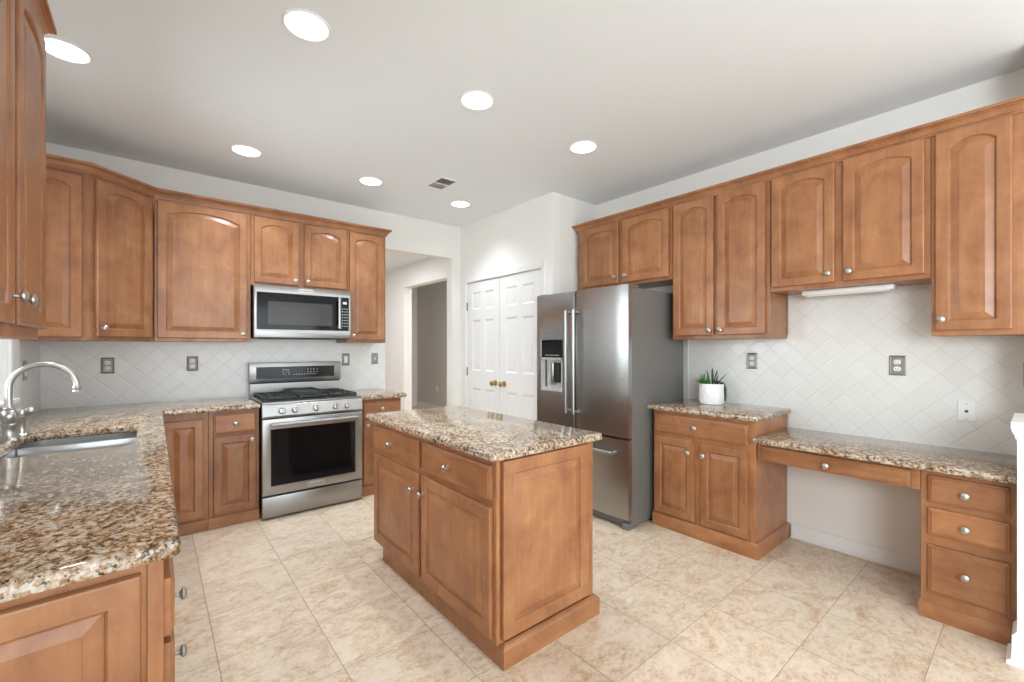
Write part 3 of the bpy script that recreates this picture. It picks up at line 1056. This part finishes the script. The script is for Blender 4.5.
# angled corner unit
cc = thing('corner_wall_cabinet', 'angled corner wall cabinet with one arched door, beside the wide wall cabinet', 'cabinet', (-0.35, 4.15, 1.375), UP)
foot = [(XL + 0.001, YB - 0.001), (XL + 0.001, 3.812), (-0.315, 3.812), (-0.003, 4.107), (-0.003, YB - 0.001)]
MB().prism(XY, foot, [], 1.375, 2.430).build('body', WOOD, cc)
FD = f_diag(-0.315, 3.812, math.atan2(0.295, 0.312))
add_door(cc, FD, (0.034, 0.400, 1.400, 2.405, AR, 0.066, 1.455))
FE = f_back(3.812)
panel_door(MB(), FE, -0.605, -0.346, 1.395, 2.405, AR).build('end_panel', WOOD, cc, smooth=False)
F = f_back(UF)
cabinet('wall_cabinet', 'wide wall cabinet with a single broad arched door, left of the microwave', 'cabinet', F, 0.003, 0.612, 1.375, 2.430, YB - UF - 0.001,
        [(0.020, 0.585, 1.400, 2.408, AR + 0.012, 0.560, 1.440)], (), WOODX, UP)
cabinet('wall_cabinet', 'short wall cabinet with two arched doors directly above the microwave', 'cabinet', F, 0.614, 1.394, 1.842, 2.430, YB - UF - 0.001,
        [(0.636, 0.975, 1.866, 2.408, AR, 0.945, 1.905), (1.017, 1.376, 1.866, 2.408, AR, 1.046, 1.905)], (), WOODX, UP)
cabinet('wall_cabinet', 'narrow wall cabinet with one arched door, right of the microwave by the doorway', 'cabinet', F, 1.396, 1.766, 1.375, 2.430, YB - UF - 0.001,
        [(1.412, 1.745, 1.400, 2.408, AR, 1.440, 1.440)], (), WOODX, UP)
cprof = [(0.0, 0.0), (0.008, 0.0), (0.010, 0.010), (0.016, 0.011), (0.016, 0.016), (0.020, 0.024), (0.028, 0.036), (0.036, 0.040), (0.036, 0.046), (0.046, 0.047), (0.046, 0.062), (0.0, 0.062)]


def crown(label, path, z0):
    mb = MB()
    sweep(mb, path, [(o + 0.0005, z0 + z) for o, z in cprof])
    return tag(mb.build('crown_molding', WOODX, smooth=False), label, 'molding', 'cabinet crown moldings', 'thing')


crown('wooden crown molding that turns along the angled corner cabinet and range wall cabinets', [(XL + 0.002, 3.812), (-0.315, 3.812), (0.0, 4.11), (1.766, 4.11), (1.766, YB - 0.002)], 2.424)

# ------------------------------------------------------------------ wall cabinet over the near worktop
F = f_left(-0.315)
cabinet('wall_cabinet', 'wall cabinet with tall arched doors beside the sink window, above the near worktop', 'cabinet', F, 1.36, 2.245, 1.358, 2.430, 0.304,
        [(1.845, 2.235, 1.394, 2.410, AR, 1.878, 1.470), (1.400, 1.792, 1.394, 2.410, AR, 1.760, 1.470)], (), WOODY, UP)
crown('wooden crown molding on the near wall cabinet beside the sink window', [(-0.320, 1.36), (-0.320, 2.238), (XL + 0.002, 2.238)], 2.424)

# ------------------------------------------------------------------ wall cabinets on the desk side
XF = 3.155
F = f_right(XF)
DEP = XR - XF - 0.001
cabinet('wall_cabinet', 'short wall cabinet with two arched doors above the refrigerator', 'cabinet', F, 1.842, 2.822, 1.868, 2.452, DEP,
        [(2.348, 2.760, 1.893, 2.435, AR, 2.378, 1.950), (1.868, 2.305, 1.893, 2.435, AR, 2.270, 1.950)], (), WOODY, UP)
cabinet('wall_cabinet', 'tall wall cabinet with two arched doors, above the potted succulents', 'cabinet', F, 1.138, 1.840, 1.392, 2.452, DEP,
        [(1.510, 1.825, 1.420, 2.435, AR, 1.538, 1.455), (1.165, 1.485, 1.420, 2.435, AR, 1.457, 1.455)], (), WOODY, UP)
cabinet('wall_cabinet', 'short wall cabinet with two arched doors hanging over the kneehole desk', 'cabinet', F, 0.366, 1.136, 1.697, 2.452, DEP,
        [(0.782, 1.124, 1.722, 2.435, AR, 0.812, 1.775), (0.388, 0.742, 1.722, 2.435, AR, 0.710, 1.775)], (), WOODY, UP)
cabinet('wall_cabinet', 'tall wall cabinet with a single arched door, above the desk drawer pedestal', 'cabinet', F, 0.047, 0.364, 1.392, 2.452, DEP,
        [(0.084, 0.348, 1.418, 2.435, AR, 0.325, 1.475)], (), WOODY, UP)
crown('wooden crown molding along the wall cabinets from refrigerator to desk end', [(XR - 0.002, 2.822), (XF, 2.822), (XF, 0.047)], 2.436)
lf = thing('undercabinet_light', 'white strip light fixture mounted under the cabinet over the desk', 'light', (3.30, 0.76, 1.665))
MB().box(3.262, 3.345, 0.53, 0.99, 1.666, 1.6965, 0.006, 2).build('housing', TRIM, lf)
MB().box(3.275, 3.335, 0.55, 0.97, 1.660, 1.667, 0.003).build('diffuser', WHITEP, lf)

# ------------------------------------------------------------------ refrigerator
fr = thing('refrigerator', 'dark stainless french-door refrigerator with ice dispenser and bottom freezer drawer', 'refrigerator', (3.05, 2.37, 0))
FY0, FY1, FM = 1.892, 2.852, 2.400
MB().box(2.697, 3.425, FY0 + 0.006, FY1 - 0.006, 0.02, 1.772, 0.004).build('body', GREYSIDE, fr)
F = f_right(2.690)
DW = 0.058


def fdoor(name, u0, u1, v0, v1, holes=()):
    n = 9
    mb = MB()
    if holes:
        mb.prism(F, rrect(u0, u1, v0, v1, 0.006, 3), holes, 0.0, DW, 0.008)
        return mb
    # softly bowed front
    ls = []
    for k in range(n + 1):
        s = k / n
        u = u0 + (u1 - u0) * s
        bow = 0.006 * (1 - (2 * s - 1) ** 2)
        edge = 0.010 if k in (0, n) else 0.0
        ls.append([F(u, v0, 0), F(u, v0, DW - edge + bow - 0.006), F(u, v1, DW - edge + bow - 0.006), F(u, v1, 0)])
    return mb.loops(ls)


dy0, dy1 = 2.535, 2.79
dl = fdoor('d', FM + 0.004, FY1, 0.672, 1.788, [[(dy0, 0.958), (dy1, 0.958), (dy1, 1.392), (dy0, 1.392)]]).build('door', STEELD, fr)
dr_ = fdoor('d', FY0, FM - 0.004, 0.672, 1.788).build('door', STEELD, fr)
fz = fdoor('d', FY0, FY1, 0.075, 0.655).build('freezer_drawer', STEELD, fr)
# dispenser
disp = MB().fbox(F, dy0, dy1, 1.245, 1.392, 0.02, DW - 0.002, 0.001).mat(1)
mk = disp
for k in range(7):
    mk.fbox(F, 2.58 + k * 0.025, 2.593 + k * 0.025, 1.262, 1.267, DW - 0.003, DW - 0.0013)
mk.build('dispenser_panel', [BLACKG, MARK], dl)
bez = MB()
bez.fbox(F, dy0, dy0 + 0.012, 0.958, 1.243, 0.02, DW + 0.001).fbox(F, dy1 - 0.012, dy1, 0.958, 1.243, 0.02, DW + 0.001).fbox(F, dy0, dy1, 1.225, 1.243, 0.02, DW + 0.001).fbox(F, dy0, dy1, 0.958, 0.985, 0.004, DW + 0.004, 0.002)
bez.fbox(F, dy0 + 0.012, dy1 - 0.012, 0.985, 1.225, 0.003, 0.006)
bez.build('dispenser_niche', NICHE, dl)
MB().fbox(F, 2.60, 2.645, 1.03, 1.20, 0.007, 0.040, 0.004).build('paddle', BLACK, dl)
MB().fbox(F, 2.65, 2.69, 1.01, 1.205, 0.007, 0.050, 0.010, 2).build('ice_chute', NICKEL, dl)


def fridge_bar(parent, uy, z0, z1):
    mb = MB().tube([F(uy, z0, DW + 0.058), F(uy, z1, DW + 0.058)], 0.0135, 16)
    for z in (z0 + 0.02, z1 - 0.02):
        mb.tube([F(uy, z, DW + 0.052), F(uy - 0.004, z, DW - 0.004)], [0.010, 0.014], 12)
    return mb.build('handle', STEEL, parent)


fridge_bar(dl, 2.445, 0.800, 1.632)
fridge_bar(dr_, 2.362, 0.800, 1.632)
mb = MB().tube([F(1.975, 0.556, DW + 0.058), F(2.79, 0.556, DW + 0.058)], 0.0135, 16)
for u in (2.0, 2.765):
    mb.tube([F(u, 0.556, DW + 0.052), F(u, 0.556, DW - 0.004)], [0.010, 0.014], 12)
mb.build('handle', STEEL, fz)
for u0, u1 in ((FY0 + 0.01, FY0 + 0.10), (FY1 - 0.10, FY1 - 0.01)):
    MB().fbox(F, u0, u1, 1.772, 1.796, -0.10, 0.035, 0.006, 2).build('hinge_cover', GREYSIDE, fr)
MB().fbox(F, FY0 + 0.03, FY1 - 0.03, 0.012, 0.068, -0.05, 0.012, 0.003).build('base_grille', GREYSIDE, fr)
for u in (FY0 + 0.035, FY1 - 0.035):
    MB().fbox(F, u - 0.03, u + 0.03, 0.0, 0.045, -0.08, 0.045, 0.006).build('foot', GREYSIDE, fr)

# ------------------------------------------------------------------ base cabinet beside the refrigerator
F = f_right(2.925)
bc = cabinet('base_cabinet', 'base cabinet with one wide drawer and two doors, between refrigerator and desk', 'cabinet', F, 1.138, 1.862, 0.05, ZU, XR - 2.925 - 0.012,
             [(1.537, 1.845, 0.108, 0.672, 0, 1.575, 0.588), (1.180, 1.490, 0.108, 0.672, 0, 1.468, 0.588)], [(1.180, 1.848, 0.700, 0.840, 1.527, 0.768)], WOODY, LOW)
mb = MB()
sweep(mb, [(2.922, 1.862), (2.922, 1.136), (XR - 0.002, 1.136)][::-1], [(-o * .75, z) for o, z in bprof])
mb.build('base_board', WOODY, bc)
tag(MB().prism(XY, [(2.878, 1.115), (XR - TH - 0.001, 1.115), (XR - TH - 0.001, 1.888), (2.878, 1.888)], [], ZU, ZT, 0.012, 0.007).build('granite_worktop', GRANITE),
    'granite worktop with the white potted succulents standing on it', 'countertop', 'granite worktops')

# ------------------------------------------------------------------ desk
DT, DU = 0.770, 0.735
tag(MB().prism(XY, [(2.872, 0.065), (XR - TH - 0.001, 0.065), (XR - TH - 0.001, 1.134), (2.872, 1.134)], [], DU, DT, 0.012, 0.007).build('granite_desktop', GRANITE),
    'lower granite desk top between base cabinet side and white half wall', 'countertop', 'granite worktops')
F = f_right(2.935)
pd = cabinet('drawer_pedestal', 'desk pedestal with three wooden drawers, against the white half wall', 'cabinet', F, 0.065, 0.376, 0.08, DU, XR - 2.935 - 0.012, (),
             [(0.084, 0.350, 0.578, 0.708, 0.222, 0.640), (0.084, 0.350, 0.418, 0.550, 0.222, 0.483), (0.084, 0.350, 0.138, 0.370, 0.222, 0.262)], WOODY, LOW)
mb = MB()
sweep(mb, [(2.950, 0.066), (2.950, 0.372), (XR - 0.03, 0.372)], [(-o * .6, z) for o, z in bprof])
mb.build('base_board', WOODY, pd)
pn = thing('desk_drawer', 'long shallow pencil drawer spanning the kneehole under the desk top', 'drawer', (3.1, 0.76, 0.62))
MB().box(2.937, 3.40, 0.378, 1.133, 0.622, DU - 0.001, 0.0015).build('apron', WOODY, pn)
f2 = add_drawer(pn, F, (0.412, 1.108, 0.628, 0.716, 0.765, 0.668), WOODY)

# ------------------------------------------------------------------ potted succulents
px, py = 3.285, 1.595
pot = thing('potted_succulents', 'white embossed ceramic pot of small green succulents with a trailing strand', 'plant', (px, py, ZT))
pm = MB().lathe([(0.074, 0), (0.080, 0.004), (0.084, 0.03), (0.085, 0.150), (0.083, 0.154), (0.079, 0.150), (0.079, 0.120)], (px, py, ZT), (0, 0, 1), 40)
for k in range(14):
    for s in (-1, 1):
        pts = []
        for j in range(9):
            a = 2 * math.pi * k / 14 + s * j * 0.075
            pts.append((px + 0.0848 * math.cos(a), py + 0.0848 * math.sin(a), ZT + 0.015 + j * 0.0155))
        pm.tube(pts, 0.0016, 5)
pm.build('pot', CERAMIC, pot)
MB().lathe([(0.080, 0), (0.078, 0.006), (0.03, 0.012), (0.002, 0.012)], (px, py, ZT + 0.126), (0, 0, 1), 24).build('soil', SOIL, pot)


def blade(mb, base, direc, length, width, thick=0.004, curl=0.3):
    b, d = Vector(base), Vector(direc).normalized()
    side = d.cross(Vector((0, 0, 1)))
    side = side.normalized() if side.length > 1e-3 else Vector((1, 0, 0))
    up = side.cross(d)
    ls = []
    for k in range(6):
        s = k / 5
        wv = width * (math.sin(math.pi * (0.18 + 0.80 * s)) ** 0.8) * 0.5 + 0.0004
        c = b + d * length * s + up * curl * length * s * s * 0.5
        th = thick * (1 - 0.8 * s)
        ls.append([c - side * wv, c - up * th * 0.6, c + side * wv, c + up * th * 0.4])
    return mb.loops(ls)


zt = ZT + 0.140
g = MB()
for k in range(34):
    a, el = random.uniform(0, 2 * math.pi), random.uniform(0.35, 1.4)
    blade(g, (px - 0.030 + random.uniform(-.008, .008), py + 0.038 + random.uniform(-.008, .008), zt - 0.005), (math.cos(a) * math.cos(el), math.sin(a) * math.cos(el), math.sin(el)), random.uniform(0.065, 0.105), 0.012, 0.004, 0.25)
g.build('aloe_rosette', LEAFG, pot)
g = MB()
for k in range(9):
    a = R(-40) + random.uniform(-1.6, 1.6)
    el = random.uniform(0.7, 1.4)
    blade(g, (px + 0.02 + random.uniform(-.02, .02), py + random.uniform(-0.035, 0.02), zt - 0.005), (math.cos(a) * math.cos(el), math.sin(a) * math.cos(el), math.sin(el)), random.uniform(0.11, 0.15), 0.012, 0.007, 0.05)
g.build('upright_stems', LEAFD, pot)
g = MB()
for ring in range(3):
    for k in range(9):
        a = 2 * math.pi * k / 9 + ring * 0.35
        el = 0.25 + ring * 0.4
        blade(g, (px + 0.005, py - 0.040, zt + 0.016), (math.cos(a) * math.cos(el), math.sin(a) * math.cos(el), math.sin(el)), 0.042 - ring * 0.009, 0.018, 0.005, 0.3)
g.build('brown_rosette', LEAFB, pot)
g = MB()
ox_, oy_ = 0.772, -0.636
for q_ in range(3):
    for k in range(17):
        t_ = k / 16
        zz = zt + 0.016 * math.sin(min(1, t_ * 3) * math.pi) - max(0, t_ - 0.18) * (0.14 - 0.03 * q_)
        rr = 0.072 + min(t_ * 3, 1) * 0.028
        for q in range(2):
            g.ball((px + ox_ * rr + 0.010 * (q_ - 1) * 0.636 + random.uniform(-.006, .006), py + oy_ * rr + 0.010 * (q_ - 1) * 0.772 + random.uniform(-.005, .005), zz), 0.0078, 8)
g.build('trailing_strand', LEAFD, pot)

# ------------------------------------------------------------------ wall plates
OUTL, SWI = 'wall outlets', 'light switches'


def plate(F, u, v, label, kind='outlet', frame=PEWTER, w=0.038, h=0.060, name=None, group=None):
    nm = {'outlet': 'wall_outlet', 'switch': 'light_switch', 'jack': 'phone_jack'}[kind]
    root = thing(nm, label, {'outlet': 'outlet', 'switch': 'switch', 'jack': 'phone jack'}[kind], F(u, v, 0), group or {'outlet': OUTL, 'switch': SWI}.get(kind))

    def rc(e, w_):
        return [F(*p, w_) for p in [(u - w + e, v - h + e), (u + w - e, v - h + e), (u + w - e, v + h - e), (u - w + e, v + h - e)]]
    mb = MB()
    if frame is PEWTER:
        mb.loops([rc(0, 0.0005), rc(0, 0.004), rc(0.005, 0.007), rc(0.010, 0.004), rc(0.013, 0.006)])
    else:
        mb.loops([rc(0, 0.0005), rc(0, 0.003), rc(0.003, 0.006)])
    mb.build('cover_plate', frame, root)
    if kind == 'outlet':
        for s in (-1, 1):
            cv = v + s * 0.0205
            o = MB().prism(F, rrect(u - 0.0165, u + 0.0165, cv - 0.0145, cv + 0.0145, 0.011, 4), [], 0.005, 0.0085, 0.001).build('socket', WHITEP, root)
            MB().fbox(F, u - 0.008, u - 0.0055, cv - 0.002, cv + 0.007, 0.0084, 0.0088).fbox(F, u + 0.0055, u + 0.008, cv - 0.002, cv + 0.006, 0.0084, 0.0088).fbox(F, u - 0.002, u + 0.002, cv - 0.010, cv - 0.006, 0.0084, 0.0088).build('slots', DARKMARK, o)
    elif kind == 'switch':
        MB().fbox(F, u - 0.016, u + 0.016, v - 0.033, v + 0.033, 0.005, 0.0085, 0.001).build('rocker', WHITEP, root)
    else:
        MB().fbox(F, u - 0.007, u + 0.007, v - 0.006, v + 0.008, 0.0055, 0.0065).build('socket', DARKMARK, root)
        for s in (-1, 1):
            MB().lathe([(0.003, 0), (0.003, 0.001), (0.001, 0.0012)], F(u, v + s * 0.042, 0.006), nrm(F), 8).build('screw', PEWTER, root)
    return root


FB = f_back(YB - TH)
plate(FB, -0.266, 1.195, 'pewter-framed duplex outlet on the range wall tile, nearest the faucet')
plate(FB, 0.245, 1.198, 'pewter-framed duplex outlet on the range wall tile, just left of the range')
plate(FB, 1.486, 1.210, 'pewter-framed rocker switch on the tile just right of the range', 'switch')
pl = thing('light_switch', 'small pewter-framed toggle switch on the tile beside the open doorway', 'switch', FB(1.785, 1.215, 0), SWI)
MB().loops([[FB(*p, w_) for p in [(1.785 - .034 + e, 1.215 - .058 + e), (1.785 + .034 - e, 1.215 - .058 + e), (1.785 + .034 - e, 1.215 + .058 - e), (1.785 - .034 + e, 1.215 + .058 - e)]] for e, w_ in ((0, .0005), (0, .004), (.005, .007), (.010, .004), (.013, .006))]).build('cover_plate', PEWTER, pl)
MB().fbox(FB, 1.779, 1.791, 1.200, 1.230, 0.005, 0.009, 0.001).fbox(FB, 1.782, 1.788, 1.214, 1.224, 0.008, 0.018, 0.001).build('toggle', WHITEP, pl)
FL = f_left(XL + TH)
plate(FL, 3.93, 1.19, 'pewter-framed rocker switch on the tile beside the sink window', 'switch')
FR = f_right(XR - TH)
plate(FR, 1.372, 1.230, 'pewter-framed duplex outlet on the tile behind the potted succulents')
plate(FR, 0.547, 1.222, 'pewter-framed duplex outlet on the tile above the middle of the desk')
plate(FR, 0.258, 0.978, 'plain white phone jack plate on the tile above the desk end', 'jack', WHITEP, 0.036, 0.056)
plate(f_left(0) if False else (lambda u, v, w: Vector((u, 0.046 + w, v))), 3.33, 1.20, 'pewter-framed switch seen edge-on at the desk end beside the half wall', 'switch')
plate(f_right(4.62), 8.10, 0.455, 'white outlet low on the grey wall seen through the doorway', 'outlet', WHITEP)

# ------------------------------------------------------------------ ceiling fixtures
for cx_, cy_, lb in CANS:
    rt = thing('recessed_light', lb, 'light', (cx_, cy_, ZC), 'recessed ceiling lights')
    MB().lathe([(0.100, -0.0005), (0.100, -0.005), (0.096, -0.008), (0.089, -0.006), (0.087, -0.0005)], (cx_, cy_, ZC), (0, 0, 1), 36).build('trim_ring', TRIM, rt)
    MB().lathe([(0.0885, -0.001), (0.0885, -0.003), (0.05, -0.004), (0.002, -0.0045)], (cx_, cy_, ZC), (0, 0, 1), 32).build('lens', LENS, rt)
vt = thing('ceiling_vent', 'small rectangular metal air vent in the ceiling', 'vent', (1.955, 3.35, ZC))
FV = lambda u, v, w: Vector((u, v, ZC - w))
vx0, vx1, vy0, vy1 = 1.885, 2.025, 3.225, 3.475
MB().prism(FV, [(vx0 - .02, vy0 - .02), (vx1 + .02, vy0 - .02), (vx1 + .02, vy1 + .02), (vx0 - .02, vy1 + .02)], [[(vx0, vy0), (vx1, vy0), (vx1, 3.345), (vx0, 3.345)], [(vx0, 3.355), (vx1, 3.355), (vx1, vy1), (vx0, vy1)]], 0.0005, 0.006, 0.002).build('frame', TRIM, vt)
MB().box(vx0, vx1, vy0, vy1, ZC - 0.0015, ZC - 0.0005).build('duct', DARKMARK, vt)
sl = MB()
for k in range(6):
    y_ = 3.236 + k * 0.019
    sl.add([(vx0, y_ - .007, ZC - .0055), (vx1, y_ - .007, ZC - .0055), (vx1, y_ - .004, ZC - .0015), (vx0, y_ - .004, ZC - .0015)], [[0, 1, 2, 3]])
    y_ = 3.364 + k * 0.019
    sl.add([(vx0, y_ - .007, ZC - .0055), (vx1, y_ - .007, ZC - .0055), (vx1, y_ + .0105, ZC - .002), (vx0, y_ + .0105, ZC - .002)], [[0, 1, 2, 3]])
sl.build('louvers', TRIM, vt)

# ------------------------------------------------------------------ garden shrub outside the sink window
sh = thing('garden_shrub', 'leafy green shrub outside the sink window', 'shrub', (-1.75, 4.3, -0.25))
st = MB()
for k in range(7):
    a = k * 0.9
    st.tube([(-1.75, 4.3, -0.25), (-1.75 + 0.2 * math.cos(a), 4.3 + 0.2 * math.sin(a), 0.7), (-1.75 + 0.45 * math.cos(a), 4.3 + 0.6 * math.sin(a), 1.7)], [0.03, 0.02, 0.008], 6)
st.build('stem', BARK, sh)
lv = MB()
for k in range(700):
    a, e_ = random.uniform(0, 6.28), random.uniform(-1, 1)
    r_ = random.uniform(0.5, 1) ** 0.5
    c = Vector((-1.75 + 0.55 * r_ * math.cos(a), 4.3 + 0.85 * r_ * math.sin(a), 1.15 + 0.85 * e_ * r_))
    blade(lv, c, (random.uniform(-1, 1), random.uniform(-1, 1), random.uniform(-.6, 1)), random.uniform(0.06, 0.1), 0.035, 0.002, 0.3)
lv.build('foliage', SHRUBG, sh)
